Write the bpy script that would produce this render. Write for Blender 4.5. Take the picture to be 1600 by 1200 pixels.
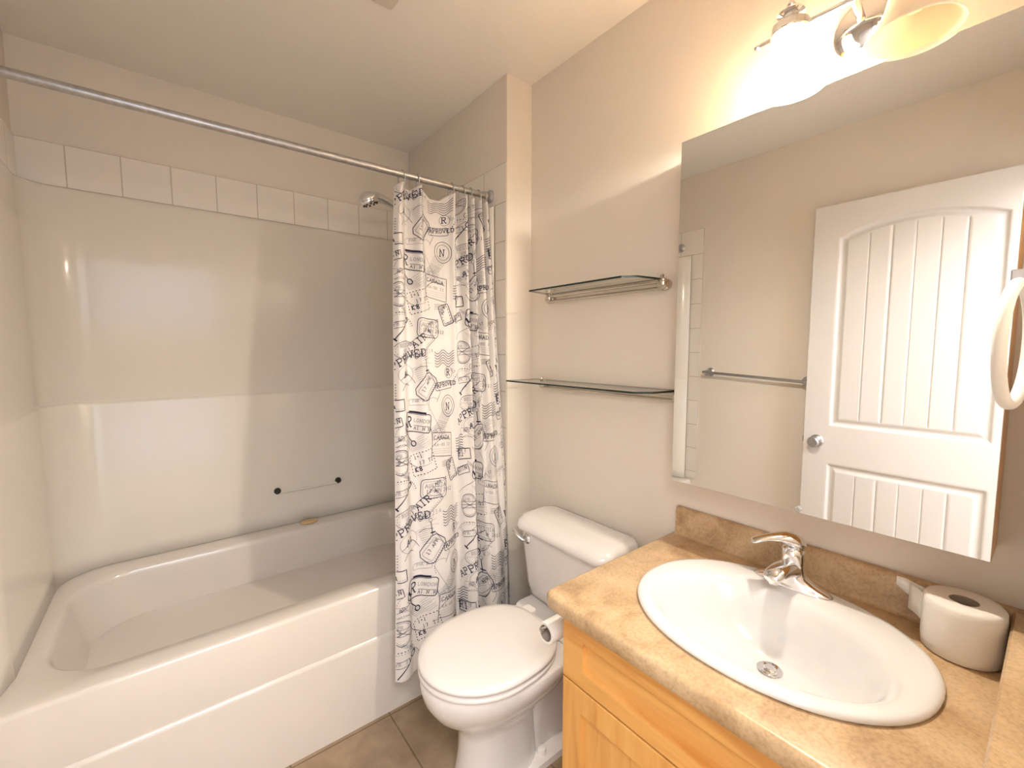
import bpy, bmesh, math, random
from mathutils import Vector, Matrix
for o in list(bpy.data.objects): bpy.data.objects.remove(o)
SC = bpy.context.scene
COL = SC.collection
PI = math.pi

# ------------------------------------------------------------------ camera
cam_d = bpy.data.cameras.new('camera'); cam = bpy.data.objects.new('camera', cam_d); COL.objects.link(cam)
cam_d.sensor_fit = 'HORIZONTAL'; cam_d.sensor_width = 36; cam_d.lens = 36*680.6/1600; cam_d.clip_start = 0.01
cam.location = (-1.245, 0.0, 1.347)
yaw = math.radians(51.75); pit = math.radians(4.62)
F = Vector((math.cos(yaw)*math.cos(pit), math.sin(yaw)*math.cos(pit), -math.sin(pit)))
cam.rotation_euler = F.to_track_quat('-Z', 'Y').to_euler()
SC.camera = cam

# ------------------------------------------------------------------ world, exposure
w = bpy.data.worlds.new('world'); SC.world = w; w.use_nodes = True
w.node_tree.nodes['Background'].inputs[0].default_value = (0.80, 0.88, 1.0, 1)
w.node_tree.nodes['Background'].inputs[1].default_value = 1.0
SC.view_settings.view_transform = 'Standard'
SC.view_settings.look = 'None'
SC.view_settings.gamma = 1.0
SC.view_settings.use_curve_mapping = False
SC.view_settings.exposure = 1.06

def area_light(name, loc, target, sx, sy, energy, color):
    d = bpy.data.lights.new(name, 'AREA'); d.shape = 'RECTANGLE'; d.size = sx; d.size_y = sy
    d.energy = energy; d.color = color
    o = bpy.data.objects.new(name, d); COL.objects.link(o); o.location = loc
    o.rotation_euler = (Vector(target)-Vector(loc)).to_track_quat('-Z', 'Y').to_euler()
    return o
# daylight of an unseen hall window, and an overhead lamp added as room fill
area_light('hall_window_daylight', (-1.1, -1.36, 1.45), (-1.1, 0, 1.35), 1.5, 1.5, 4, (0.62, 0.76, 1.0))
area_light('hall_overhead_fill', (-1.2, -0.72, 2.36), (-1.15, -0.5, 0), 2.0, 1.0, 58, (0.92, 0.95, 1.0))

# ------------------------------------------------------------------ materials
MAT = {}
def srgb(r, g, b):
    f = lambda c: (c/255/12.92) if c/255 <= 0.04045 else ((c/255+0.055)/1.055)**2.4
    return (f(r), f(g), f(b), 1)
def mat(name, color, rough=0.5, metal=0.0, bump=0.0, bscale=200, spec=0.5, var=None, vscale=5, coat=0.0, **kw):
    m = bpy.data.materials.new(name); m.use_nodes = True
    nt = m.node_tree; b = nt.nodes['Principled BSDF']
    b.inputs['Base Color'].default_value = color
    b.inputs['Roughness'].default_value = rough
    b.inputs['Metallic'].default_value = metal
    b.inputs['Specular IOR Level'].default_value = spec
    b.inputs['Coat Weight'].default_value = coat
    b.inputs['Coat Roughness'].default_value = 0.05
    tc = nt.nodes.new('ShaderNodeTexCoord')
    if var is not None:
        n = nt.nodes.new('ShaderNodeTexNoise'); n.inputs['Scale'].default_value = vscale; n.inputs['Detail'].default_value = 6
        nt.links.new(tc.outputs['Object'], n.inputs['Vector'])
        r = nt.nodes.new('ShaderNodeValToRGB')
        r.color_ramp.elements[0].position = 0.3; r.color_ramp.elements[0].color = color
        r.color_ramp.elements[1].position = 0.7; r.color_ramp.elements[1].color = var
        nt.links.new(n.outputs['Fac'], r.inputs['Fac']); nt.links.new(r.outputs['Color'], b.inputs['Base Color'])
    if bump:
        n2 = nt.nodes.new('ShaderNodeTexNoise'); n2.inputs['Scale'].default_value = bscale; n2.inputs['Detail'].default_value = 3
        nt.links.new(tc.outputs['Object'], n2.inputs['Vector'])
        bp = nt.nodes.new('ShaderNodeBump'); bp.inputs['Strength'].default_value = bump; bp.inputs['Distance'].default_value = 0.002
        nt.links.new(n2.outputs['Fac'], bp.inputs['Height']); nt.links.new(bp.outputs['Normal'], b.inputs['Normal'])
    for k, v in kw.items(): b.inputs[k.replace('_', ' ')].default_value = v
    MAT[name] = m
    return m
WALLC = srgb(232, 222, 209)
mat('wall_paint', WALLC, 0.55, bump=0.15, bscale=260, spec=0.3)
mat('ceiling_paint', srgb(244, 238, 228), 0.8, bump=0.5, bscale=90, spec=0.2)
mat('acrylic', srgb(233, 225, 212), 0.17, spec=0.45, coat=0.15)
mat('tub_white', srgb(223, 213, 202), 0.18, coat=0.2)
mat('ceramic', srgb(230, 224, 219), 0.10, coat=0.5)
mat('seat_plastic', srgb(233, 226, 220), 0.28)
mat('sink_white', srgb(232, 230, 228), 0.07, coat=0.5)
mat('chrome', (0.82, 0.82, 0.84, 1), 0.06, 1.0)
mat('nickel', (0.62, 0.57, 0.50, 1), 0.22, 1.0)
mat('brushed', (0.50, 0.50, 0.51, 1), 0.33, 1.0)
mat('rod_metal', (0.42, 0.41, 0.41, 1), 0.38, 1.0, var=(0.55, 0.54, 0.53, 1), vscale=60)
mat('mirror', (0.93, 0.94, 0.93, 1), 0.0, 1.0)
mat('door_paint', srgb(218, 212, 207), 0.4)
mat('white_plastic', srgb(240, 235, 228), 0.3)
mat('dark', srgb(40, 32, 28), 0.5)
mat('paper', srgb(240, 234, 226), 0.95, bump=0.2, bscale=400, spec=0.1)
mat('cardboard', srgb(165, 150, 135), 0.9, spec=0.1)
mat('cloth', srgb(222, 215, 209), 0.85, bump=0.1, bscale=900, spec=0.1)
mat('ink_dark', srgb(52, 48, 66), 0.8, spec=0.1)
mat('ink_grey', srgb(140, 136, 140), 0.85, spec=0.1)
mat('soap', srgb(214, 180, 130), 0.5)
mat('vent', srgb(225, 215, 198), 0.5)
mat('hall_wall', srgb(235, 232, 226), 0.7)
mat('glass_edge', (0.015, 0.03, 0.025, 1), 0.08, spec=0.6)
mat('clear_ring', (0.75, 0.73, 0.70, 1), 0.15, 0.0, Transmission_Weight=0.5)

def glass(name, color, rough=0.0):
    m = bpy.data.materials.new(name); m.use_nodes = True; nt = m.node_tree
    for n in list(nt.nodes): nt.nodes.remove(n)
    out = nt.nodes.new('ShaderNodeOutputMaterial'); mx = nt.nodes.new('ShaderNodeMixShader')
    t = nt.nodes.new('ShaderNodeBsdfTransparent'); t.inputs[0].default_value = color
    g = nt.nodes.new('ShaderNodeBsdfGlossy'); g.inputs['Roughness'].default_value = rough
    fr = nt.nodes.new('ShaderNodeFresnel'); fr.inputs[0].default_value = 1.5
    ge = nt.nodes.new('ShaderNodeNewGeometry'); mu = nt.nodes.new('ShaderNodeMath'); mu.operation = 'SUBTRACT'; mu.use_clamp = True
    nt.links.new(fr.outputs[0], mu.inputs[0]); nt.links.new(ge.outputs['Backfacing'], mu.inputs[1])   # reflect at the outer face only
    nt.links.new(mu.outputs[0], mx.inputs[0]); nt.links.new(t.outputs[0], mx.inputs[1]); nt.links.new(g.outputs[0], mx.inputs[2])
    nt.links.new(mx.outputs[0], out.inputs[0]); MAT[name] = m
glass('shelf_glass', (0.965, 0.98, 0.968, 1))
glass('clear_acrylic', (0.99, 0.99, 0.985, 1))

def shade_mat(name, emit):
    m = bpy.data.materials.new(name); m.use_nodes = True; nt = m.node_tree
    for n in list(nt.nodes): nt.nodes.remove(n)
    out = nt.nodes.new('ShaderNodeOutputMaterial'); a = nt.nodes.new('ShaderNodeAddShader')
    mx = nt.nodes.new('ShaderNodeMixShader'); mx.inputs[0].default_value = 0.55 if emit else 0.35
    d = nt.nodes.new('ShaderNodeBsdfDiffuse'); d.inputs[0].default_value = (0.86, 0.79, 0.66, 1)
    t = nt.nodes.new('ShaderNodeBsdfTranslucent'); t.inputs[0].default_value = (0.98, 0.94, 0.86, 1)
    e = nt.nodes.new('ShaderNodeEmission'); e.inputs[0].default_value = (1, 0.90, 0.74, 1); e.inputs[1].default_value = emit
    nt.links.new(d.outputs[0], mx.inputs[1]); nt.links.new(t.outputs[0], mx.inputs[2])
    nt.links.new(mx.outputs[0], a.inputs[0]); nt.links.new(e.outputs[0], a.inputs[1]); nt.links.new(a.outputs[0], out.inputs[0]); MAT[name] = m
shade_mat('shade_lit', 3.5)
shade_mat('shade_unlit', 0.0)
def emis(name, color, s):
    m = bpy.data.materials.new(name); m.use_nodes = True; b = m.node_tree.nodes['Principled BSDF']
    b.inputs['Emission Color'].default_value = color; b.inputs['Emission Strength'].default_value = s; MAT[name] = m
emis('bulb_lit', (1, 0.92, 0.8, 1), 12)
mat('bulb_unlit', (0.85, 0.83, 0.78, 1), 0.2)

def wood(name, c1, c2, c3, axis):
    m = mat(name, c1, 0.32, coat=0.15); nt = m.node_tree; b = nt.nodes['Principled BSDF']
    tc = nt.nodes.new('ShaderNodeTexCoord'); mp = nt.nodes.new('ShaderNodeMapping')
    s = [16, 16, 16]; s[axis] = 1.6; mp.inputs['Scale'].default_value = s
    n = nt.nodes.new('ShaderNodeTexNoise'); n.inputs['Scale'].default_value = 1.6; n.inputs['Detail'].default_value = 8; n.inputs['Distortion'].default_value = 0.9
    r = nt.nodes.new('ShaderNodeValToRGB'); e = r.color_ramp.elements
    e[0].position = 0.28; e[0].color = c2; e[1].position = 0.72; e[1].color = c1
    x = e.new(0.5); x.color = c3
    nt.links.new(tc.outputs['Object'], mp.inputs[0]); nt.links.new(mp.outputs[0], n.inputs['Vector'])
    nt.links.new(n.outputs['Fac'], r.inputs['Fac']); nt.links.new(r.outputs['Color'], b.inputs['Base Color'])
wood('maple_y', srgb(233, 180, 108), srgb(208, 142, 72), srgb(226, 168, 94), 1)
wood('maple_z', srgb(233, 180, 108), srgb(206, 140, 70), srgb(224, 166, 92), 2)

def laminate():
    m = mat('laminate', srgb(205, 178, 140), 0.33); nt = m.node_tree; b = nt.nodes['Principled BSDF']
    tc = nt.nodes.new('ShaderNodeTexCoord')
    n = nt.nodes.new('ShaderNodeTexNoise'); n.inputs['Scale'].default_value = 11; n.inputs['Detail'].default_value = 9; n.inputs['Roughness'].default_value = 0.65; n.inputs['Distortion'].default_value = 0.5
    r = nt.nodes.new('ShaderNodeValToRGB'); e = r.color_ramp.elements
    e[0].position = 0.30; e[0].color = srgb(166, 134, 98); e[1].position = 0.70; e[1].color = srgb(216, 188, 150)
    x = e.new(0.48); x.color = srgb(196, 165, 126)
    n2 = nt.nodes.new('ShaderNodeTexNoise'); n2.inputs['Scale'].default_value = 160; n2.inputs['Detail'].default_value = 3
    mx = nt.nodes.new('ShaderNodeMix'); mx.data_type = 'RGBA'; mx.blend_type = 'MULTIPLY'
    r2 = nt.nodes.new('ShaderNodeValToRGB'); r2.color_ramp.elements[0].color = (0.80, 0.78, 0.74, 1); r2.color_ramp.elements[0].position = 0.35; r2.color_ramp.elements[1].position = 0.55
    mx.inputs['Factor'].default_value = 0.8
    for q in (n, n2): nt.links.new(tc.outputs['Object'], q.inputs['Vector'])
    nt.links.new(n.outputs['Fac'], r.inputs['Fac']); nt.links.new(n2.outputs['Fac'], r2.inputs['Fac'])
    nt.links.new(r.outputs['Color'], mx.inputs['A']); nt.links.new(r2.outputs['Color'], mx.inputs['B'])
    nt.links.new(mx.outputs['Result'], b.inputs['Base Color'])
laminate()

def tile_mat(name, c1, c2, grout, tw, th, mort, plane, off=(0, 0), rough=0.25, mottled=False):
    m = mat(name, c1, rough); nt = m.node_tree; b = nt.nodes['Principled BSDF']
    tc = nt.nodes.new('ShaderNodeTexCoord'); sp = nt.nodes.new('ShaderNodeSeparateXYZ'); cb = nt.nodes.new('ShaderNodeCombineXYZ')
    nt.links.new(tc.outputs['Object'], sp.inputs[0])
    nt.links.new(sp.outputs['XYZ'.index(plane[0])], cb.inputs[0]); nt.links.new(sp.outputs['XYZ'.index(plane[1])], cb.inputs[1])
    mp = nt.nodes.new('ShaderNodeMapping'); mp.inputs['Location'].default_value = (off[0], off[1], 0)
    nt.links.new(cb.outputs[0], mp.inputs[0])
    br = nt.nodes.new('ShaderNodeTexBrick'); br.offset = 0; br.inputs['Scale'].default_value = 1
    br.inputs['Brick Width'].default_value = tw; br.inputs['Row Height'].default_value = th; br.inputs['Mortar Size'].default_value = mort
    br.inputs['Color1'].default_value = c1; br.inputs['Color2'].default_value = c2; br.inputs['Mortar'].default_value = grout
    nt.links.new(mp.outputs[0], br.inputs['Vector'])
    colout = br.outputs['Color']
    if mottled:
        n = nt.nodes.new('ShaderNodeTexNoise'); n.inputs['Scale'].default_value = 9; n.inputs['Detail'].default_value = 8; n.inputs['Roughness'].default_value = 0.6
        nt.links.new(tc.outputs['Object'], n.inputs['Vector'])
        r = nt.nodes.new('ShaderNodeValToRGB'); r.color_ramp.elements[0].position = 0.3; r.color_ramp.elements[0].color = (0.62, 0.56, 0.50, 1)
        r.color_ramp.elements[1].position = 0.7; r.color_ramp.elements[1].color = (1.0, 0.97, 0.93, 1)
        nt.links.new(n.outputs['Fac'], r.inputs['Fac'])
        mx = nt.nodes.new('ShaderNodeMix'); mx.data_type = 'RGBA'; mx.blend_type = 'MULTIPLY'; mx.inputs['Factor'].default_value = 1
        nt.links.new(br.outputs['Color'], mx.inputs['A']); nt.links.new(r.outputs['Color'], mx.inputs['B']); colout = mx.outputs['Result']
    nt.links.new(colout, b.inputs['Base Color'])
    bp = nt.nodes.new('ShaderNodeBump'); bp.inputs['Strength'].default_value = 0.4; bp.inputs['Distance'].default_value = 0.002; bp.invert = True
    nt.links.new(br.outputs['Fac'], bp.inputs['Height']); nt.links.new(bp.outputs['Normal'], b.inputs['Normal'])
TW = srgb(242, 234, 224)
tile_mat('tile_back', TW, srgb(239, 231, 221), srgb(206, 195, 180), 0.1555, 0.1555, 0.0022, 'XZ', (0.1095+0.1555*8, -1.9445))
tile_mat('tile_end', TW, srgb(239, 231, 221), srgb(206, 195, 180), 0.1555, 0.1555, 0.0022, 'YZ', (-1.447, -1.9445))
tile_mat('floor_tile', srgb(176, 154, 128), srgb(168, 147, 121), srgb(134, 112, 90), 0.333, 0.50, 0.0028, 'XY', (0.667, 0.04), 0.4, True)
tile_mat('hall_floor', srgb(150, 120, 90), srgb(140, 110, 82), srgb(110, 85, 60), 0.12, 0.9, 0.001, 'XY', (0, 0), 0.4)

# ------------------------------------------------------------------ mesh helpers
class MB:
    def __init__(s): s.v = []; s.f = []; s.m = []
    def add(s, vs, fs, mi=0):
        n = len(s.v); s.v += [tuple(p) for p in vs]; s.f += [tuple(i+n for i in f) for f in fs]; s.m += [mi]*len(fs); return s
    def box(s, a, b, mi=0):
        x0, y0, z0 = a; x1, y1, z1 = b
        return s.add([(x0,y0,z0),(x1,y0,z0),(x1,y1,z0),(x0,y1,z0),(x0,y0,z1),(x1,y0,z1),(x1,y1,z1),(x0,y1,z1)],
              [(0,3,2,1),(4,5,6,7),(0,1,5,4),(1,2,6,5),(2,3,7,6),(3,0,4,7)], mi)
    def rings(s, R, cap0=True, cap1=True, closed=True, mi=0):
        n = len(R[0]); vs = [p for r in R for p in r]; fs = []
        for i in range(len(R)-1):
            for j in range(n if closed else n-1):
                k = (j+1) % n
                fs.append((i*n+j, i*n+k, (i+1)*n+k, (i+1)*n+j))
        if cap0: fs.append(tuple(range(n-1, -1, -1)))
        if cap1: fs.append(tuple((len(R)-1)*n+j for j in range(n)))
        return s.add(vs, fs, mi)
    def lathe(s, prof, c=(0,0,0), axis='Z', seg=40, cap=True, mi=0):
        R = []
        for r, h in prof:
            ring = []
            for j in range(seg):
                a = 2*PI*j/seg; u, v = r*math.cos(a), r*math.sin(a)
                p = {'Z': (u, v, h), 'X': (h, u, v), 'Y': (v, h, u)}[axis]
                ring.append((c[0]+p[0], c[1]+p[1], c[2]+p[2]))
            R.append(ring)
        return s.rings(R, cap, cap, mi=mi)
    def tube(s, pts, rad, seg=14, cap=True, closed=False, sy=1.0, mi=0):
        pts = [Vector(p) for p in pts]; n = len(pts); R = []
        rr = rad if isinstance(rad, (list, tuple)) else [rad]*n
        up = None
        for i, p in enumerate(pts):
            if closed: t = pts[(i+1) % n]-pts[i-1]
            else: t = pts[min(i+1, n-1)]-pts[max(i-1, 0)]
            t.normalize()
            if up is None:
                up = Vector((0,0,1)) if abs(t.z) < 0.9 else Vector((1,0,0))
            u = (up - t*up.dot(t)).normalized(); up = u; v = t.cross(u)
            R.append([p + u*rr[i]*math.cos(2*PI*j/seg)*sy + v*rr[i]*math.sin(2*PI*j/seg) for j in range(seg)])
        if closed:
            R.append(R[0]); return s.rings(R, False, False, mi=mi)
        return s.rings(R, cap, cap, mi=mi)
    def build(s, name, mats, parent=None, smooth=True, bevel=0, sub=0, angle=35, bseg=3):
        me = bpy.data.meshes.new(name); me.from_pydata(s.v, [], s.f)
        if not isinstance(mats, (list, tuple)): mats = [mats]
        for q in mats: me.materials.append(MAT[q])
        for p, mi in zip(me.polygons, s.m): p.material_index = mi
        bm = bmesh.new(); bm.from_mesh(me)
        bmesh.ops.remove_doubles(bm, verts=bm.verts, dist=1e-6)
        bmesh.ops.recalc_face_normals(bm, faces=bm.faces); bm.to_mesh(me); bm.free()
        o = bpy.data.objects.new(name, me); COL.objects.link(o)
        if smooth:
            for p in me.polygons: p.use_smooth = True
        if bevel:
            b = o.modifiers.new('bevel', 'BEVEL'); b.width = bevel; b.segments = bseg; b.limit_method = 'ANGLE'; b.angle_limit = math.radians(30)
        if sub:
            q = o.modifiers.new('sub', 'SUBSURF'); q.levels = sub; q.render_levels = sub
        if smooth and not sub:
            wn = o.modifiers.new('wn', 'WEIGHTED_NORMAL') if bevel else None
            if wn: wn.keep_sharp = True
            if not bevel:
                bm = bmesh.new(); bm.from_mesh(me)
                for e in bm.edges:
                    if len(e.link_faces) == 2 and e.calc_face_angle(0) > math.radians(angle): e.smooth = False
                bm.to_mesh(me); bm.free()
        if parent: 
            o.parent = parent
            o.matrix_parent_inverse = Matrix.Translation(parent.location).inverted()
        return o
def struct(o): o['kind'] = 'structure'; return o
def tag(o, label, cat, group=None):
    o['label'] = label; o['category'] = cat
    if group: o['group'] = group
    return o
def thing(name, label, cat, loc, group=None):
    o = bpy.data.objects.new(name, None); COL.objects.link(o); o.location = loc; o.empty_display_size = 0.05
    return tag(o, label, cat, group)
def rrect(cx, cy, hx, hy, r, z, n=12):
    pts = []
    r = min(r, hx*0.999, hy*0.999)
    for (sx, sy, a0) in ((1,1,0), (-1,1,90), (-1,-1,180), (1,-1,270)):
        for k in range(n+1):
            a = math.radians(a0+90*k/n)
            pts.append((cx+sx*(hx-r)+r*math.cos(a), cy+sy*(hy-r)+r*math.sin(a), z))
    return pts

# ------------------------------------------------------------------ the room
XL, XE, YA, YB, YC, YS, ZC = -1.64, -0.13, 1.447, 2.353, 1.418, -0.002, 2.44
def slab(name, a, b, m): return struct(MB().box(a, b).build(name, m, smooth=False))
slab('floor', (XL-0.1, -0.1, -0.06), (0.1, YB+0.1, 0), 'floor_tile')
slab('ceiling', (XL-0.1, -0.1, ZC), (0.1, YB+0.1, ZC+0.06), 'ceiling_paint')
slab('wall_right', (0, YS, 0), (0.1, YB+0.1, ZC), 'wall_paint')
slab('wall_shower_end', (XE, YA, 0), (0, YB, ZC), 'wall_paint')
slab('wall_back', (XL, YB, 0), (0, YB+0.1, ZC), 'wall_paint')
slab('wall_left', (XL-0.1, -0.1, 0), (XL, YB+0.1, ZC), 'wall_paint')
DX0, DX1 = -1.60, -0.84
m = MB(); m.box((XL, YS-0.11, 0), (DX0, YS, ZC)); m.box((DX1, YS-0.11, 0), (0.1, YS, ZC)); m.box((DX0, YS-0.11, 2.06), (DX1, YS, ZC))
struct(m.build('wall_front', 'wall_paint', smooth=False))
# hall beyond the doorway
slab('floor_hall', (-2.4, -1.5, -0.06), (0.4, -0.1, 0), 'hall_floor')
slab('ceiling_hall', (-2.4, -1.5, ZC), (0.4, -0.1, ZC+0.06), 'ceiling_paint')
m = MB(); m.box((-2.4, -1.5, 0), (-1.85, -1.4, ZC)); m.box((-0.35, -1.5, 0), (0.4, -1.4, ZC)); m.box((-1.85, -1.5, 0), (-0.35, -1.4, 0.7)); m.box((-1.85, -1.5, 2.2), (-0.35, -1.4, ZC))
struct(m.build('wall_hall', 'hall_wall', smooth=False))
m = MB(); m.box((-1.87, -1.41, 0.66), (-0.33, -1.38, 0.72)); m.box((-1.87, -1.41, 2.18), (-0.33, -1.38, 2.24)); m.box((-1.90, -1.41, 0.66), (-1.85, -1.38, 2.24)); m.box((-0.35, -1.41, 0.66), (-0.30, -1.38, 2.24)); m.box((-1.12, -1.42, 0.7), (-1.08, -1.40, 2.2))
struct(m.build('window_1', 'door_paint', smooth=False))
slab('wall_hall_left', (-2.5, -1.5, 0), (-2.4, -0.1, ZC), 'hall_wall')
slab('wall_hall_right', (0.4, -1.5, 0), (0.5, -0.1, ZC), 'hall_wall')

# tile border over the tub surround, and the tile column in front of it at both ends
T = 0.006; Z0, Z1 = 1.9445, 2.10
struct(MB().box((XL+T, YB-T, Z0), (XE-T, YB, Z1)).build('trim_1', 'tile_back', smooth=False))
def end_tiles(name, x0, x1):
    m = MB(); m.box((x0, YA+0.001, Z0), (x1, YB-0.0005, Z1)); m.box((x0, YA+0.001, 0.50), (x1, YA+0.075, Z0))
    return struct(m.build(name, 'tile_end', smooth=False))
end_tiles('trim_2', XE-T, XE); end_tiles('trim_3', XL, XL+T)

# the bathroom door, opened flat in front of the left wall
DXF, DXB = -1.537, -1.572
DY0, DY1, DZ0, DZ1 = 0.05, 0.812, 0.012, 2.04
def door_h(y, z):
    def sm(t): t = max(0, min(1, t)); return t*t*(3-2*t)
    yc, hw = 0.43, 0.275
    best = 0
    t = (y-yc)/hw
    arch = 1.880 + 0.062*(1-t*t) if abs(t) < 1 else 1.880
    d1 = min(hw-abs(y-yc), z-0.965, arch-z)
    d2 = min(hw-abs(y-yc), z-0.25, 0.772-z)
    d = max(d1, d2)
    if d <= 0: return 0
    h = -0.011*sm(d/0.012) + 0.008*sm((d-0.018)/0.020)
    if d1 > 0.04 or d2 > 0.045:
        for g in (0.59, 0.508, 0.428, 0.348, 0.27):
            e = abs(y-g)
            if e < 0.003: h -= 0.003*(1-e/0.003)
    return h
def grid_lines(a, b, step, extra):
    n = int((b-a)/step); L = [a+(b-a)*i/n for i in range(n+1)] + extra
    return sorted(set(round(v, 5) for v in L))
ye = []
for g in (0.59, 0.508, 0.428, 0.348, 0.27): ye += [g-0.003, g, g+0.003]
for e in (0.155, 0.705):
    s_ = 1 if e < 0.4 else -1
    ye += [e+s_*q for q in (0, 0.003, 0.006, 0.009, 0.012, 0.018, 0.023, 0.028, 0.033, 0.038)]
YL = grid_lines(DY0, DY1, 0.012, ye)
ze = []
for e, s_ in ((0.965, 1), (0.25, 1), (0.772, -1)): ze += [e+s_*q for q in (0, 0.003, 0.006, 0.009, 0.012, 0.018, 0.023, 0.028, 0.033, 0.038)]
ZL = grid_lines(DZ0, DZ1, 0.012, ze + [1.87+0.003*i for i in range(26)])
m = MB(); ny, nz = len(YL), len(ZL)
vs = [(DXF+door_h(y, z), y, z) for z in ZL for y in YL]
m.add(vs, [(j*ny+i, j*ny+i+1, (j+1)*ny+i+1, (j+1)*ny+i) for j in range(nz-1) for i in range(ny-1)])
m.add([(DXB, y, z) for y, z in ((DY0,DZ0),(DY1,DZ0),(DY1,DZ1),(DY0,DZ1))]+[(DXF, y, z) for y, z in ((DY0,DZ0),(DY1,DZ0),(DY1,DZ1),(DY0,DZ1))],
      [(0,1,2,3),(0,1,5,4),(1,2,6,5),(2,3,7,6),(3,0,4,7)])
door = struct(m.build('door_1', 'door_paint', angle=50))
m = MB(); m.lathe([(0.001,0),(0.030,0),(0.031,0.004),(0.026,0.010),(0.012,0.014),(0.011,0.028),(0.020,0.034),(0.0265,0.045),(0.026,0.056),(0.020,0.062),(0.008,0.063),(0.001,0.060)], (DXF, 0.754, 0.881), 'X')
m.build('door_knob', 'brushed', door)
m = MB(); m.box((-1.562, DY1, 0.867), (-1.547, DY1+0.010, 0.893)); m.build('latch', 'brushed', door, bevel=0.002)
for z in (0.25, 1.05, 1.83):
    m = MB(); m.tube([(DXB-0.004, DY0-0.006, z-0.045), (DXB-0.004, DY0-0.006, z+0.045)], 0.006); m.build('hinge', 'brushed', door)
# door frame lining in the opening
m = MB(); m.box((DX0, YS-0.11, 0), (DX0+0.018, YS, 2.06)); m.box((DX1-0.018, YS-0.11, 0), (DX1, YS, 2.06)); m.box((DX0, YS-0.11, 2.045), (DX1, YS, 2.06))
struct(m.build('trim_4', 'door_paint', smooth=False))

# ceiling vent
t = thing('ceiling_vent', 'square vent grille on the ceiling near the tub', 'vent', (-0.75, 1.285, ZC))
m = MB(); m.rings([rrect(-0.75, 1.285, 0.127, 0.127, 0.01, ZC-0.0005), rrect(-0.75, 1.285, 0.125, 0.125, 0.01, ZC-0.010), rrect(-0.75, 1.285, 0.105, 0.105, 0.01, ZC-0.016)]); m.build('frame', 'vent', t)
m = MB()
for k in range(10): m.box((-0.84, 1.20+0.018*k, ZC-0.020), (-0.66, 1.207+0.018*k, ZC-0.0155))
m.build('louvre', 'vent', t, smooth=False)

# ------------------------------------------------------------------ bathtub
tub = thing('bathtub', 'white bathtub built into the alcove, with a stepped apron', 'bathtub', (-0.885, 1.91, 0))
x0, x1, yf, yb, ZR = XL+0.002, XE-0.002, 1.484, YB-0.002, 0.485
cx, hx = (x0+x1)/2, (x1-x0)/2
def trect(xa, xb, ya, yb_, r, z): return rrect((xa+xb)/2, (ya+yb_)/2, (xb-xa)/2, (yb_-ya)/2, r, z, 16)
m = MB()
R = [trect(x0, x1, yf, yb, 0.002, 0.30), trect(x0, x1, yf, yb, 0.002, ZR-0.012), trect(x0, x1, yf+0.004, yb, 0.003, ZR-0.003), trect(x0, x1, yf+0.012, yb, 0.004, ZR),
     trect(x0+0.075, x1-0.10, yf+0.085, yb-0.115, 0.17, ZR-0.001), trect(x0+0.083, x1-0.108, yf+0.093, yb-0.123, 0.17, ZR-0.008), trect(x0+0.088, x1-0.113, yf+0.099, yb-0.128, 0.17, ZR-0.025),
     trect(x0+0.12, x1-0.125, yf+0.115, yb-0.14, 0.17, 0.32), trect(x0+0.17, x1-0.14, yf+0.13, yb-0.15, 0.17, 0.21), trect(x0+0.21, x1-0.155, yf+0.145, yb-0.163, 0.16, 0.15), trect(x0+0.245, x1-0.175, yf+0.165, yb-0.183, 0.15, 0.118), trect(x0+0.29, x1-0.21, yf+0.20, yb-0.22, 0.13, 0.100), trect(x0+0.36, x1-0.27, yf+0.26, yb-0.28, 0.09, 0.093)]
m.rings(R, True, True); m.build('basin', 'tub_white', tub, angle=60)
m = MB(); n = 2
prof = [(1.484, 0.0), (1.474, 0.0), (1.474, 0.292), (1.4755, 0.298), (1.480, 0.303), (1.4835, 0.304), (1.4839, 0.45)]
prof = [(1.4745, 0.0), (1.4745, 0.292), (1.476, 0.299), (1.4835, 0.305), (1.4835, 0.02)]
m.rings([[(x, y, z) for y, z in prof] for x in (x0, x1)], True, True); m.build('apron', 'tub_white', tub, angle=60)
m = MB(); m.lathe([(0.001,0),(0.030,0),(0.030,-0.003),(0.001,-0.004)], (x1-0.33, 1.91, 0.095), 'Z'); m.build('drain', 'chrome', tub)

# surround: three acrylic walls with rounded inner corners, a ledge line and a recessed upper field
def surround_ring(off, r, z, n=14):
    xa, xb, yy = x0+off, x1-off, YB-0.001-off
    pts = [(x0+min(off, .008), YA+0.077, z), (xa, YA+0.20, z)]
    for k in range(n+1):
        a = PI - (PI/2)*k/n; pts.append((xa+r+r*math.cos(a), yy-r+r*math.sin(a), z))
    for k in range(n+1):
        a = PI/2 - (PI/2)*k/n; pts.append((xb-r+r*math.cos(a), yy-r+r*math.sin(a), z))
    pts.append((xb, YA+0.20, z)); pts.append((x1-min(off, .008), YA+0.077, z)); return pts
m = MB()
lev = [(0.034, 0.15, 0.487), (0.0305, 0.15, 0.56), (0.030, 0.15, 1.128), (0.028, 0.15, 1.136), (0.021, 0.145, 1.141), (0.020, 0.145, 1.148), (0.022, 0.145, 1.152), (0.022, 0.145, 1.76), (0.019, 0.14, 1.80), (0.010, 0.12, 1.835), (0.009, 0.11, 1.925), (0.007, 0.10, 1.938), (0.002, 0.09, 1.943)]
m.rings([surround_ring(*l) for l in lev], False, False, closed=False)
# front edges of the shell returning to the tile
sur = m.build('tub_surround', 'acrylic', angle=50)
s_ = sur.modifiers.new('solid', 'SOLIDIFY'); s_.thickness = 0.004; s_.offset = 1
tag(sur, 'glossy white acrylic surround lining the three walls above the bathtub', 'shower surround')
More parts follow.
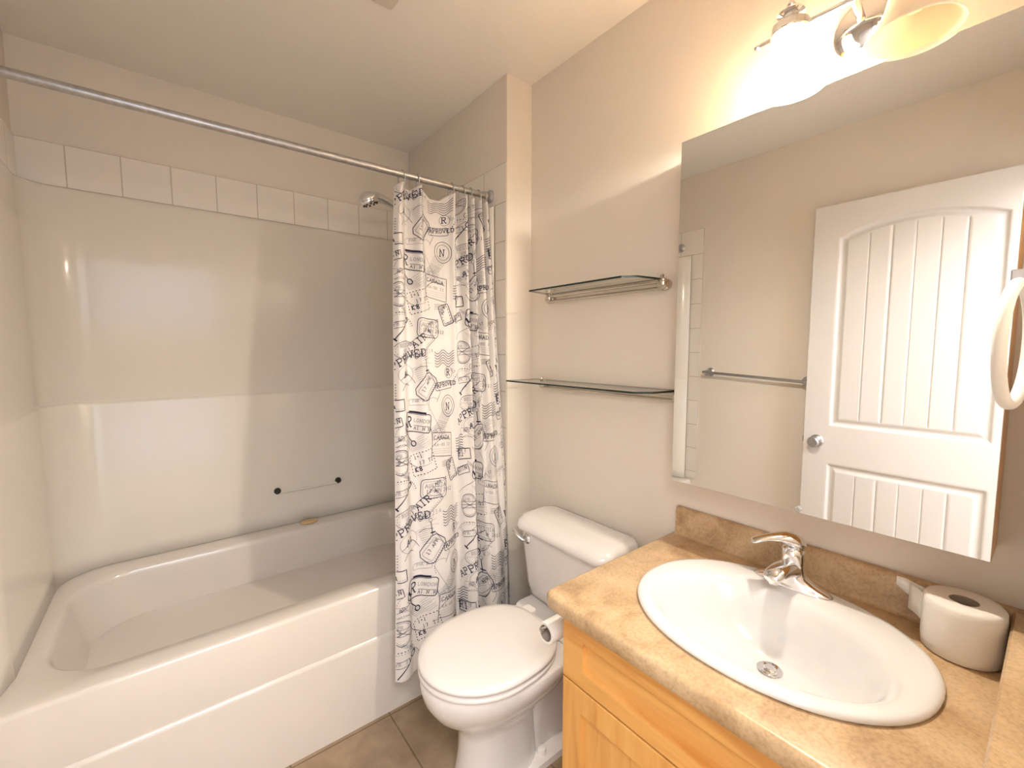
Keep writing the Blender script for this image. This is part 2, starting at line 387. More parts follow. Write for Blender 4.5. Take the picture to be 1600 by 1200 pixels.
# clear bar between two sockets
t = thing('grab_bar', 'short thin pale bar between two dark sockets on the back tub wall', 'grab bar', (-0.72, 2.315, 0.66))
for x in (-0.862, -0.578):
    m = MB(); m.lathe([(0.001,0),(0.0155,0),(0.0145,-0.010),(0.011,-0.016),(0.001,-0.016)], (x, 2.319, 0.662), 'Y', 20); m.build('socket', 'dark', t)
m = MB(); m.tube([(-0.850, 2.303, 0.655), (-0.72, 2.300, 0.655), (-0.590, 2.303, 0.655)], 0.004); m.build('bar', 'acrylic', t)
m = MB(); R = []
for z, k in ((ZR, 0.75), (ZR+0.003, 0.95), (ZR+0.008, 1.0), (ZR+0.013, 0.92), (ZR+0.015, 0.6)):
    R.append([(-0.735+0.042*k*math.cos(a*PI/12), 2.275+0.026*k*math.sin(a*PI/12), z) for a in range(24)])
m.rings(R); tag(m.build('soap_bar', 'soap', sub=1), 'thin tan bar of soap lying on the rear tub ledge', 'soap')

# shower head on its arm
t = thing('handheld_shower', 'chrome shower head on an arm from the end wall of the tub', 'shower head', (XE-0.03, 1.93, 2.02))
m = MB(); m.lathe([(0.001,-0.0005),(0.026,-0.0005),(0.024,-0.008),(0.012,-0.013),(0.001,-0.013)], (XE-T, 1.93, 2.02), 'X'); m.build('flange', 'chrome', t)
m = MB(); m.tube([(XE-T, 1.93, 2.02), (-0.22, 1.93, 2.03), (-0.30, 1.93, 2.01), (-0.345, 1.93, 1.975)], 0.010); m.build('shower_arm', 'chrome', t)
m = MB(); m.tube([(-0.335, 1.93, 1.945), (-0.37, 1.93, 1.972), (-0.42, 1.93, 1.998), (-0.46, 1.93, 2.010), (-0.49, 1.93, 2.014)], [0.013, 0.014, 0.015, 0.019, 0.024]); m.build('handle', 'chrome', t)
hd = Matrix.Translation((-0.522, 1.93, 1.998)) @ Matrix.Rotation(math.radians(-22), 4, 'Y')
m = MB(); m.lathe([(0.001,0.030),(0.018,0.029),(0.034,0.020),(0.044,0.008),(0.047,0.0),(0.046,-0.006),(0.041,-0.008),(0.041,-0.014),(0.037,-0.020),(0.001,-0.022)], seg=36)
m.v = [tuple(hd @ Vector(p)) for p in m.v]; h = m.build('head', 'chrome', t)
m = MB()
for k in range(10):
    a = 2*PI*k/10; m.lathe([(0.0045,0),(0.0035,-0.005),(0.001,-0.0055)], (0.030*math.cos(a), 0.030*math.sin(a), -0.0205), seg=8)
m.v = [tuple(hd @ Vector(p)) for p in m.v]; m.build('nozzle', 'dark', h)

# ------------------------------------------------------------------ shower rod, rings, curtain
RA, RB = Vector((XE-T, 1.555, 1.990)), Vector((XL+T, 1.600, 2.000))
rod = thing('shower_rod', 'grey metal shower rod spanning the tub alcove', 'curtain rod', (-0.885, 1.575, 1.995))
m = MB(); m.tube([RA, RB], 0.0125, 20); m.build('rod', 'rod_metal', rod)
for p, s in ((RA, -1), (RB, 1)):
    m = MB(); m.lathe([(0.001,0),(0.027,0),(0.027,s*0.006),(0.020,s*0.014),(0.0135,s*0.018)], p, 'X', 28); m.build('flange', 'brushed', rod)
TOP = [(-.563,.004),(-.548,-.016),(-.530,-.006),(-.512,.020),(-.492,.006),(-.470,-.020),(-.450,.004),(-.415,.012),(-.375,.012),(-.345,-.004),(-.325,-.022),(-.306,.014),(-.292,.020),(-.278,-.020),(-.266,-.018),(-.255,.022),(-.243,-.016),(-.232,-.018),(-.220,.022),(-.208,-.016),(-.197,-.018),(-.187,.020),(-.174,-.016),(-.165,-.016),(-.155,.010),(-.146,-.004)]
BOT = [(-.672,.000),(-.655,-.012),(-.628,-.012),(-.600,.004),(-.570,.012),(-.540,.002),(-.500,-.012),(-.455,-.010),(-.425,.006),(-.405,.026),(-.388,.030),(-.374,-.006),(-.356,-.026),(-.335,-.022),(-.318,.010),(-.304,.030),(-.290,.028),(-.280,-.004),(-.264,-.024),(-.245,-.028),(-.225,-.024),(-.205,-.022),(-.190,-.012),(-.175,-.010),(-.160,-.002),(-.148,.008)]
def cr(P, t):
    n = len(P)-1; t = max(0, min(n-1e-6, t)); i = int(t); f = t-i
    g = lambda k: P[max(0, min(n, k))]
    a, b, c, d = g(i-1), g(i), g(i+1), g(i+2)
    return [0.5*((2*b[k]) + (-a[k]+c[k])*f + (2*a[k]-5*b[k]+4*c[k]-d[k])*f*f + (-a[k]+3*b[k]-3*c[k]+d[k])*f**3) for k in range(2)]
NC = len(TOP)-1
# arc length table along the bottom, so that the print keeps its size
_tab = [0.0]; _prev = cr(BOT, 0); _N = 800
for i in range(1, _N+1):
    q = cr(BOT, NC*i/_N); q0 = cr(TOP, NC*i/_N); p0 = cr(TOP, NC*(i-1)/_N)
    _tab.append(_tab[-1] + 0.5*math.hypot(q[0]-_prev[0], q[1]-_prev[1]) + 0.5*math.hypot(q0[0]-p0[0], q0[1]-p0[1])); _prev = q
CW = _tab[-1]
def u2t(u):
    u = max(0, min(CW, u)); lo, hi = 0, _N
    while hi-lo > 1:
        mid = (lo+hi)//2
        if _tab[mid] <= u: lo = mid
        else: hi = mid
    return NC*(lo + (u-_tab[lo])/max(1e-9, _tab[hi]-_tab[lo]))/_N
ZT, ZB = 1.958, 0.175; CH = ZT-ZB
RINGX = [-.531, -.466, -.324, -.276, -.236, -.199, -.166]
def cpt(u, v):   # u metres across, v metres down from the top hem
    t = u2t(u); a = cr(TOP, t); b = cr(BOT, t); s = max(0, min(1, v/CH))
    e = s**0.8
    x = a[0]*(1-e)+b[0]*e; yo = (a[1]*(1-e)+b[1]*e)*1.3
    y0_ = 1.555 + (1.408-1.555)*min(1, s/0.80) - 0.018*max(0, (s-0.80)/0.2)
    yo += 0.004*math.sin(9*s+17*u)*s
    dmin = min(abs(a[0]-r) for r in RINGX)
    sag = -0.030*min(1, dmin/0.05)**1.3*math.exp(-v/0.06)
    return Vector((x, y0_+yo, ZT - v + sag + 0.006*math.sin(u*8)*s))
def cn(u, v):
    e = 0.0015; a = cpt(u+e, v)-cpt(u-e, v); b = cpt(u, v+0.004)-cpt(u, v-0.004)
    n = b.cross(a)
    if n.length < 1e-12: return Vector((0,-1,0))
    n.normalize(); return n if n.y < 0 or True else -n
class Print:
    def __init__(s): s.m = MB()
    def ribbon(s, pts, w, mi):
        P = [Vector(p) for p in pts]; Q = [P[0]]
        for a, b in zip(P, P[1:]):
            k = max(1, int(math.ceil((b-a).length/0.006)))
            for i in range(1, k+1): Q.append(a.lerp(b, i/k))
        if len(Q) < 2: return
        seg = []; run = []
        for i, q in enumerate(Q):
            ins = 0.002 < q.x < CW-0.002 and 0.006 < q.y < CH-0.006
            if ins:
                t = (Q[min(i+1, len(Q)-1)]-Q[max(i-1, 0)])
                if t.length < 1e-9: continue
                t.normalize(); nn = Vector((-t.y, t.x))
                run.append((q-nn*w/2, q+nn*w/2))
            elif run: seg.append(run); run = []
        if run: seg.append(run)
        for r in seg:
            if len(r) < 2: continue
            vs = []
            for a, b in r:
                for c in (a, b): vs.append(cpt(c.x, c.y) + cn(c.x, c.y)*(0.0011 if mi == 1 else 0.0008))
            s.m.add(vs, [(2*i, 2*i+1, 2*i+3, 2*i+2) for i in range(len(r)-1)], mi)
G = {'A': [[(0,0),(.35,1),(.7,0)],[(.15,.38),(.55,.38)],[(-.12,0),(.14,0)],[(.56,0),(.82,0)]],
 'P': [[(.1,0),(.1,1),(.48,1),(.64,.88),(.64,.64),(.48,.5),(.1,.5)],[(-.05,0),(.3,0)],[(-.05,1),(.1,1)]],
 'R': [[(.1,0),(.1,1),(.48,1),(.64,.88),(.64,.66),(.48,.52),(.1,.52)],[(.36,.52),(.66,0),(.82,0)],[(-.05,0),(.3,0)],[(-.05,1),(.1,1)]],
 'O': [[(.35,0),(.12,.15),(.02,.5),(.12,.85),(.35,1),(.58,.85),(.68,.5),(.58,.15),(.35,0)]],
 'V': [[(0,1),(.35,0),(.7,1)],[(-.12,1),(.14,1)],[(.56,1),(.82,1)]],
 'E': [[(.62,.2),(.62,0),(.1,0),(.1,1),(.62,1),(.62,.8)],[(.1,.52),(.45,.52)]],
 'D': [[(.1,0),(.1,1),(.4,1),(.6,.85),(.68,.5),(.6,.15),(.4,0),(.0,0)],[(0,1),(.1,1)]],
 'C': [[(.62,.78),(.5,.95),(.3,1),(.1,.8),(.04,.5),(.1,.2),(.3,0),(.5,.04),(.64,.22)]],
 'N': [[(.08,0),(.08,1),(.62,0),(.62,1)],[(-.05,1),(.1,1)],[(.5,1),(.75,1)],[(-.05,0),(.2,0)]],
 'I': [[(.35,0),(.35,1)],[(.15,0),(.55,0)],[(.15,1),(.55,1)]],
 'L': [[(.12,1),(.12,0),(.62,0),(.62,.22)]], 'G': [[(.62,.8),(.45,1),(.2,.95),(.04,.5),(.2,.05),(.5,.02),(.62,.2),(.62,.45),(.38,.45)]],
 'T': [[(.35,0),(.35,1)],[(.02,.8),(.02,1),(.68,1),(.68,.8)],[(.2,0),(.5,0)]],
 'K': [[(.1,0),(.1,1)],[(.6,1),(.1,.45),(.65,0)]], 'S': [[(.6,.8),(.4,1),(.15,.9),(.12,.65),(.55,.42),(.6,.15),(.35,0),(.08,.15)]],
 'U': [[(.08,1),(.08,.2),(.3,0),(.55,.15),(.6,1)]], 'Y': [[(0,1),(.35,.5),(.7,1)],[(.35,.5),(.35,0)]],
 'M': [[(.05,0),(.1,1),(.35,.35),(.6,1),(.65,0)]], 'F': [[(.1,0),(.1,1),(.62,1)],[(.1,.52),(.45,.52)]], 'H': [[(.1,0),(.1,1)],[(.6,0),(.6,1)],[(.1,.5),(.6,.5)]],
 '0': [[(.35,0),(.1,.2),(.1,.8),(.35,1),(.6,.8),(.6,.2),(.35,0)]], '1': [[(.2,.8),(.38,1),(.38,0)],[(.2,0),(.56,0)]],
 '2': [[(.1,.8),(.3,1),(.58,.85),(.55,.55),(.1,0),(.62,0)]], '3': [[(.1,.9),(.4,1),(.58,.78),(.3,.52),(.6,.28),(.4,0),(.08,.1)]],
 '4': [[(.5,0),(.5,1),(.05,.3),(.65,.3)]], '7': [[(.1,1),(.62,1),(.3,0)]], '8': [[(.35,.52),(.12,.75),(.35,1),(.58,.75),(.35,.52),(.08,.25),(.35,0),(.62,.25),(.35,.52)]],
 '.': [[(.3,0),(.38,.06)]], '-': [[(.1,.45),(.6,.45)]], '+': [[(.1,.5),(.6,.5)],[(.35,.25),(.35,.75)]]}
pr = Print()
def xf(o, ang, p):
    c, s = math.cos(ang), math.sin(ang)   # local x right, y up ; curtain v runs down
    return (o[0] + p[0]*c - p[1]*s, o[1] - (p[0]*s + p[1]*c))
def text(o, ang, h, st, w, mi, arc=0):
    x = 0
    for ch in st:
        if ch in G:
            for st_ in G[ch]:
                pts = []
                for a, b in st_:
                    lx, ly = x+a*h, b*h
                    if arc: th = lx/arc; R = arc+ly; lx, ly = R*math.sin(th), R*math.cos(th)-arc
                    pts.append(xf(o, ang, (lx, ly)))
                pr.ribbon(pts, w, mi)
        x += h*0.92
def poly(o, ang, P, w, mi, close=True):
    Q = [xf(o, ang, p) for p in P]
    if close: Q.append(Q[0])
    pr.ribbon(Q, w, mi)
def dots(o, ang, P, w, mi, step=0.011, close=False):
    P = list(P) + ([P[0]] if close else [])
    for a, b in zip(P, P[1:]):
        L = math.hypot(b[0]-a[0], b[1]-a[1]); n = max(1, int(L/step))
        for i in range(n):
            f, g = (i+0.15)/n, (i+0.6)/n
            pr.ribbon([xf(o, ang, (a[0]+(b[0]-a[0])*q, a[1]+(b[1]-a[1])*q)) for q in (f, g)], w, mi)
def ell(rx, ry, a0=0, a1=360, n=28): return [(rx*math.cos(math.radians(a0+(a1-a0)*i/n)), ry*math.sin(math.radians(a0+(a1-a0)*i/n))) for i in range(n+1)]
def rr(w_, h_, r=0.008):
    P = []
    for sx, sy, a0 in ((1,1,0),(-1,1,90),(-1,-1,180),(1,-1,270)):
        for k in range(4):
            a = math.radians(a0+30*k); P.append((sx*(w_/2-r)+r*math.cos(a), sy*(h_/2-r)+r*math.sin(a)))
    return P
D = math.radians
def motif_tile(U, V):
    O = lambda a, b: (U+a, V+b)
    # APPROVED, curved
    text(O(.012,.122), D(38), .026, 'APPROVED', .0035, 1, arc=.30)
    text(O(.075,.135), D(10), .022, 'A1', .003, 1)
    poly(O(.09,.125), 0, ell(.042,.036), .0014, 2, False)
    # octagonal stamp
    poly(O(.19,.175), D(52), [(-.05,-.02),(-.035,-.034),(.04,-.034),(.052,-.018),(.052,.02),(.035,.034),(-.035,.034),(-.05,.02)], .0028, 1)
    poly(O(.19,.175), D(52), rr(.078,.044), .0018, 2)
    text(O(.172,.195), D(52), .012, '17 APR', .0018, 1); dots(O(.205,.205), D(52), [(-.03,0),(.045,0)], .003, 1, .008)
    # R registered ticket
    poly(O(.14,.305), D(-9), rr(.125,.068,.012), .0030, 1)
    text(O(.092,.315), D(-9), .036, 'R', .0042, 1); text(O(.130,.302), D(-9), .013, 'LONDON', .0018, 2)
    pr.ribbon([xf(O(.13,.315), D(-9), p) for p in ((0,0),(.065,0))], .0015, 1); text(O(.130,.330), D(-9), .012, 'A1.N.NA', .0016, 1)
    pr.ribbon([xf(O(.11,.262), D(-9), p) for p in ((0,0),(.07,0))], .006, 1); pr.ribbon([xf(O(.11,.270), D(-9), p) for p in ((0,0),(.07,0))], .0015, 1)
    # key shape with loop
    pr.ribbon([O(.085,.305), O(.095,.345), O(.12,.372)], .0032, 1); poly(O(.128,.382), D(-40), ell(.011,.009,n=12), .004, 1, False); pr.ribbon([O(.078,.300), O(.092,.318)], .008, 1)
    # round stamp with crossed lines
    poly(O(.055,.435), 0, ell(.040,.044), .0024, 1, False); poly(O(.055,.435), 0, ell(.034,.038), .0014, 2, False)
    for dy in (-.012, 0, .012): pr.ribbon([O(.018,.435+dy), O(.092,.430+dy)], .0014, 1)
    pr.ribbon([O(.025,.415), O(.088,.452)], .0016, 1); pr.ribbon([O(.025,.452), O(.088,.415)], .0016, 1); text(O(.030,.420), D(8), .011, 'APR 7', .0015, 2)
    # dashed ticket
    dots(O(.165,.455), D(14), [(-.048,-.04),(.048,-.04),(.048,.04),(-.048,.04)], .0030, 1, .011, True)
    text(O(.130,.442), D(14), .013, '1+1', .002, 1); text(O(.150,.462), D(14), .013, '17 T2', .0018, 1); text(O(.135,.490), D(14), .018, 'K8', .0035, 1)
    pr.ribbon([O(.13,.475), O(.20,.458)], .0014, 2)
    # hatching
    for k in range(9):
        a = k*.009; pr.ribbon([O(.125+a*.6,.415-a*.2), O(.070+a,.385+a*.3-.03)], .0010, 2)
    for k in range(10):
        pr.ribbon([O(.215+k*.006,.34), O(.26+k*.007,.27)], .0010, 2)
    # CANADA box
    poly(O(.255,.395), D(-6), [(-.05,-.045),(.055,-.05),(.05,.04),(-.05,.042)], .0020, 1)
    text(O(.213,.375), D(-6), .015, 'CANADA', .0020, 1); text(O(.215,.400), D(-6), .011, 'KA-00 32', .0016, 2)
    for k in range(3): dots(O(.255,.415+.008*k), D(-6), [(-.045,0),(.045,0)], .0014, 2, .006)
    # postal waves
    for k in range(6):
        pr.ribbon([O(.235+.1*i/14, .045+.010*k + .008*math.sin(i*.75+k*.1)) for i in range(15)], .0022, 1)
    for k in range(6):
        pr.ribbon([O(-.01+.05*i/10, .175+.010*k - .02*i/10 + .004*math.sin(i*.8)) for i in range(11)], .0024, 1)
    poly(O(.305,.125), 0, ell(.020,.022,n=18), .0014, 1, False); text(O(.294,.136), 0, .024, 'R', .0036, 1)
    poly(O(.275,.175), D(6), rr(.085,.030,.004), .0020, 1); text(O(.240,.183), D(6), .016, 'APROVED', .0026, 1)
    # oval shaded cancellation
    poly(O(.085,.035), D(5), ell(.056,.032), .0018, 1, False); dots(O(.085,.035), D(5), ell(.048,.026,n=16), .0016, 2, .008)
    text(O(.055,.028), D(5), .012, 'REGISTD', .0018, 2); text(O(.060,.046), D(5), .012, 'JUN 13', .0018, 2); text(O(.07,.060), D(5), .011, 'K00', .004, 2)
    text(O(.150,.055), D(6), .015, 'OC.234', .0016, 2)
    # long pin with serif
    pr.ribbon([O(.185,.075), O(.190,.125)], .0030, 1); poly(O(.184,.068), 0, ell(.007,.007,n=10), .0014, 1, False); pr.ribbon([O(.182,.115), O(.200,.113)], .005, 1)
    # AIR triangle tickets
    poly(O(.175,.010), D(38), [(-.06,-.03),(.06,-.03),(.06,.03),(-.06,.03)], .0018, 1); dots(O(.175,.010), D(38), [(-.055,-.024),(.055,-.024),(.055,.024)], .0022, 1, .008)
    text(O(.142,.030), D(38), .024, 'AIR', .0032, 1)
    # dotted arc + cup
    dots(O(.06,.560), 0, ell(.075,.060,10,175,20), .0030, 1, .007); dots(O(.06,.560), 0, ell(.067,.052,10,175,20), .0012, 1, .02)
    pr.ribbon([O(.035,.600), O(.060,.570), O(.095,.535)], .0036, 1); poly(O(.102,.527), D(30), ell(.011,.009,n=12), .004, 1, False); pr.ribbon([O(.028,.592), O(.044,.604)], .006, 1)
    poly(O(.050,.545), D(10), rr(.065,.022,.008), .0016, 1); text(O(.022,.552), D(10), .012, 'APR 21', .0016, 2)
    poly(O(.205,.555), D(-4), rr(.105,.070,.014), .0022, 1); poly(O(.205,.555), D(-4), rr(.090,.052,.010), .0012, 2)
    text(O(.168,.548), D(-4), .014, 'AUSTRIA', .0018, 2); text(O(.170,.568), D(-4), .013, '17 AP 2012', .0016, 1); text(O(.165,.590), D(-4), .012, 'SI 23 K', .0014, 2)
    # N circle
    poly(O(.295,.255), 0, ell(.036,.042), .0018, 1, False); poly(O(.295,.255), 0, ell(.026,.031), .0014, 1, False); text(O(.281,.270), D(-4), .028, 'N', .0030, 1)
    poly(O(.300,.500), D(20), rr(.050,.080,.008), .0028, 1); dots(O(.300,.500), D(20), rr(.036,.064), .0026, 1, .010, True); text(O(.288,.500), D(70), .013, 'APRL', .002, 1)
    # small G with lines
    for k in range(4): pr.ribbon([O(.245,.463+.006*k), O(.285,.460+.006*k)], .0012, 1)
    text(O(.085,.500), 0, .020, 'G', .0020, 1)
    poly(O(.025,.300), D(15), [(-.03,-.014),(.035,-.014),(.035,.016),(-.03,.016)], .0022, 1); text(O(.000,.308), D(15), .016, 'OTTN', .0022, 1)
    poly(O(.030,.235), D(5), [(-.03,-.02),(.04,-.02),(.04,.02),(-.03,.02)], .0030, 1); text(O(.002,.246), D(5), .024, 'R1', .0034, 1)
    pr.ribbon([O(.19,.235), O(.24,.330), O(.26,.345)], .0014, 2); pr.ribbon([O(.00,.385), O(.07,.345), O(.095,.335)], .0014, 1); pr.ribbon([O(.20,.110), O(.255,.20), O(.235,.235)], .0014, 1)
def filler(U, V, seed):
    rnd = random.Random(seed)
    for k in range(26):
        a, b, an = U+rnd.random()*.345, V+rnd.random()*.60, D(rnd.uniform(-40, 40)); kind = k % 5
        if kind == 0:
            L = rnd.uniform(.05, .11); h = rnd.uniform(-.02, .03); pr.ribbon([xf((a, b), an, (L*t/8, h*math.sin(PI*t/8))) for t in range(9)], .0016, 1)
        elif kind == 1:
            for q in range(rnd.randint(4, 8)): pr.ribbon([xf((a, b), an, (.004*q, -.007*q)), xf((a, b), an, (.004*q+rnd.uniform(.03, .05), -.007*q+.01))], .0011, 2)
        elif kind == 2:
            text((a, b), an, rnd.uniform(.009, .013), rnd.choice(['APR 12', '17 SEP', 'KA 301', 'TORONTO', '00.123', 'REG 47']), .0015, rnd.choice((1, 2)))
        elif kind == 3:
            dots((a, b), an, ell(rnd.uniform(.03, .06), rnd.uniform(.02, .05), rnd.uniform(0, 90), rnd.uniform(150, 250), 12), .0022, rnd.choice((1, 2)), .008)
        else:
            poly((a, b), an, rr(rnd.uniform(.04, .08), rnd.uniform(.02, .045), .006), .0014, 2); text((a-.02, b), an, .010, 'PAR 8', .0013, 2)
PW, PH = 0.345, 0.60
nu = int(CW/PW)+1
for i in range(-1, nu+1):
    for j in range(-1, 4):
        motif_tile(i*PW-0.03, j*PH-0.02+(0.21 if i % 2 else 0)); filler(i*PW, j*PH, 7)
NU, NV = 420, 70
vs = [tuple(cpt(CW*i/NU, CH*j/NV)) for j in range(NV+1) for i in range(NU+1)]
cm = MB(); cm.add(vs, [(j*(NU+1)+i, j*(NU+1)+i+1, (j+1)*(NU+1)+i+1, (j+1)*(NU+1)+i) for j in range(NV) for i in range(NU)], 0)
me = bpy.data.meshes.new('shower_curtain')
nv = len(cm.v); allv = cm.v + pr.m.v; allf = cm.f + [tuple(k+nv for k in f) for f in pr.m.f]; allm = cm.m + pr.m.m
me.from_pydata([tuple(p) for p in allv], [], allf)
for q in ('cloth', 'ink_dark', 'ink_grey'): me.materials.append(MAT[q])
me.polygons.foreach_set('material_index', allm); me.polygons.foreach_set('use_smooth', [True]*len(allf)); me.update()
cur = bpy.data.objects.new('shower_curtain', me); COL.objects.link(cur)
tag(cur, 'white cloth shower curtain printed with dark postmark stamps, drawn to the right', 'shower curtain')
# curtain rings
ring0 = None
names = ['leftmost curtain ring on the shower rod', 'second curtain ring from the left on the rod', 'third curtain ring from the left, mid curtain', 'fourth curtain ring from the left on the rod', 'fifth curtain ring from the left on the rod', 'sixth curtain ring from the left on the rod', 'rightmost curtain ring, nearest the end wall']
for i, x in enumerate(RINGX):
    rp = RA + (RB-RA)*((x-RA.x)/(RB.x-RA.x))
    if ring0 is None:
        m = MB(); m.tube([(0, 0.019*math.sin(a*PI/14)*1.0, 0.030*math.cos(a*PI/14)) for a in range(28)], 0.0022, 8, closed=True)
        ring0 = m.build('curtain_ring', 'clear_ring'); o = ring0
    else:
        o = ring0.copy(); COL.objects.link(o)
    o.location = (x, rp.y, rp.z-0.0155); o.rotation_euler = (0, 0, [0.3, -0.2, 0.1, 0.25, -0.15, 0.2, -0.1][i])
    tag(o, names[i], 'curtain ring', 'rings holding the shower curtain')

# ------------------------------------------------------------------ toilet
TY = 1.068
toi = thing('toilet', 'white two-piece toilet with closed lid between curtain and vanity', 'toilet', (-0.30, TY, 0))
def egg(xf_, xb_, hw, z, n=48, sq=2.0, fx=0.45):
    """outline: pointed-round front at xf_, squarer back at xb_"""
    xc = xf_ + (xb_-xf_)*fx; P = []
    for i in range(n):
        a = 2*PI*i/n; c, s = math.cos(a), math.sin(a)
        if c < 0: x = xc + c*(xc-xf_); y = hw*s
        else:
            e = 2/sq; x = xc + (abs(c)**e)*(xb_-xc); y = hw*(abs(s)**e)*(1 if s > 0 else -1)
        P.append((x, TY+y, z))
    return P
m = MB()
L = [(-.618,-.34,.104,0.000,3.4),(-.618,-.34,.104,0.010,3.4),(-.610,-.34,.098,0.03,3.2),(-.602,-.34,.088,0.10,3.0),(-.602,-.34,.082,0.17,2.8),(-.615,-.30,.088,0.205,2.6),(-.648,-.25,.112,0.238,2.4),(-.688,-.20,.145,0.278,2.4),(-.712,-.16,.170,0.320,2.4),(-.720,-.14,.180,0.352,2.5),(-.719,-.13,.181,0.376,2.5),(-.711,-.13,.175,0.386,2.5)]
m.rings([egg(a, b, c, z, sq=q) for a, b, c, z, q in L]); m.build('bowl', 'ceramic', toi, angle=70)
m = MB(); m.rings([rrect(-0.155, TY, 0.125, 0.165, 0.05, z, 8) for z in (0.33, 0.375, 0.388, 0.392)]); m.build('deck', 'ceramic', toi, bevel=0.006)
# foot with the floor bolts
m = MB(); m.rings([rrect(-0.27, TY, 0.19, 0.115, 0.06, 0, 8), rrect(-0.27, TY, 0.188, 0.113, 0.06, 0.020, 8), rrect(-0.255, TY, 0.155, 0.070, 0.06, 0.032, 8), rrect(-0.245, TY, 0.135, 0.060, 0.05, 0.10, 8), rrect(-0.235, TY, 0.125, 0.064, 0.05, 0.20, 8), rrect(-0.22, TY, 0.12, 0.080, 0.05, 0.34, 8)]); m.build('foot', 'ceramic', toi, angle=60)
for s in (-1, 1):
    m = MB(); m.lathe([(0.0165,0.0),(0.0165,0.016),(0.014,0.022),(0.008,0.0245),(0.001,0.025)], (-0.345, TY+s*0.082, 0.018), 'Z', 24); m.build('bolt_cap', 'white_plastic', toi)
m = MB(); Ls = [(-.718,-.290,.180,.388,.0),(-.722,-.286,.184,.392,.0),(-.722,-.286,.184,.400,.0),(-.717,-.290,.180,.404,.0)]
m.rings([egg(a, b, c, z, sq=2.6, fx=.48) for a, b, c, z, _ in Ls]); m.build('seat', 'seat_plastic', toi, angle=60)
m = MB(); Ls = [(-.700,-.300,.163,.403),(-.702,-.299,.165,.4095),(-.717,-.287,.180,.4100),(-.722,-.283,.185,.413),(-.722,-.283,.185,.420),(-.717,-.287,.181,.426),(-.695,-.305,.163,.4295),(-.60,-.36,.09,.432)]
m.rings([egg(a, b, c, z, sq=2.6, fx=.48) for a, b, c, z in Ls]); m.build('lid', 'seat_plastic', toi, angle=60)
for s in (-1, 1):
    m = MB(); m.rings([rrect(-0.272, TY+s*0.07, 0.020, 0.024, 0.012, z, 6) for z in (0.391, 0.412, 0.418)]); m.build('hinge', 'seat_plastic', toi, bevel=0.004)
# tank
m = MB(); Ls = [(0.397, .155, .075, -.105), (0.410, .180, .084, -.108), (0.45, .190, .088, -.110), (0.655, .212, .096, -.114)]
m.rings([rrect(c, TY, hx_, hy_, 0.045, z, 10) for z, hy_, hx_, c in Ls]); tank = m.build('tank', 'ceramic', toi, angle=60)
m = MB(); Ls = [(.656,.218,.100,-.114,.05),(.662,.228,.108,-.118,.055),(.674,.230,.109,-.118,.055),(.691,.227,.103,-.114,.055),(.704,.218,.088,-.108,.05),(.710,.200,.060,-.104,.045)]
m.rings([rrect(c, TY, hx_, hy_, r, z, 12) for z, hy_, hx_, c, r in Ls]); m.build('tank_lid', 'ceramic', toi, angle=70)
m = MB(); m.lathe([(0.001,0),(0.019,0),(0.019,-0.006),(0.013,-0.012),(0.001,-0.013)], (-0.2085, TY+0.150, 0.632), 'X', 24)
m.tube([(-0.221, TY+0.145, 0.628), (-0.230, TY+0.155, 0.634), (-0.240, TY+0.175, 0.648), (-0.243, TY+0.192, 0.660), (-0.243, TY+0.200, 0.664)], [0.009, 0.012, 0.012, 0.011, 0.005], 12, sy=0.55); m.build('flush_lever', 'chrome', toi)
# water supply to the tank
m = MB(); m.tube([(-0.005, TY+0.19, 0.16), (-0.06, TY+0.19, 0.16), (-0.08, TY+0.185, 0.20), (-0.09, TY+0.17, 0.40)], 0.006, 10); m.lathe([(0.001,-0.001),(0.028,-0.001),(0.024,-0.008),(0.008,-0.010)], (0, TY+0.19, 0.16), 'X', 20); m.build('supply_hose', 'brushed', toi)

# ------------------------------------------------------------------ vanity
VY0, VY1, VX = 0.004, 0.715, -0.515      # cabinet right and left sides, face frame plane
van = thing('vanity_cabinet', 'maple vanity cabinet with recessed panel fronts', 'cabinet', (-0.26, 0.36, 0))
m = MB(); m.box((VX+0.019, VY1-0.016, 0.0), (-0.003, VY1, 0.730)); m.build('side_panel', 'maple_z', van, bevel=0.001)
m = MB(); m.box((VX+0.019, VY0, 0.0), (-0.003, VY0+0.016, 0.730)); m.build('side_panel', 'maple_z', van, bevel=0.001)
m = MB(); m.box((VX+0.019, VY0+0.016, 0.09), (-0.003, VY1-0.016, 0.106)); m.build('bottom_panel', 'maple_y', van, smooth=False)
m = MB(); m.box((VX+0.07, VY0+0.016, 0.0), (VX+0.085, VY1-0.016, 0.09)); m.build('toe_kick', 'maple_y', van, smooth=False)
m = MB(); m.box((VX, VY1-0.04, 0.09), (VX+0.019, VY1, 0.730)); m.box((VX, VY0, 0.09), (VX+0.019, VY0+0.04, 0.730)); m.box((VX, VY0+0.04, 0.69), (VX+0.019, VY1-0.04, 0.730)); m.box((VX, VY0+0.04, 0.54), (VX+0.019, VY1-0.04, 0.58)); m.box((VX, VY0+0.04, 0.09), (VX+0.019, VY1-0.04, 0.12))
m.build('face_frame', 'maple_z', van, smooth=False)
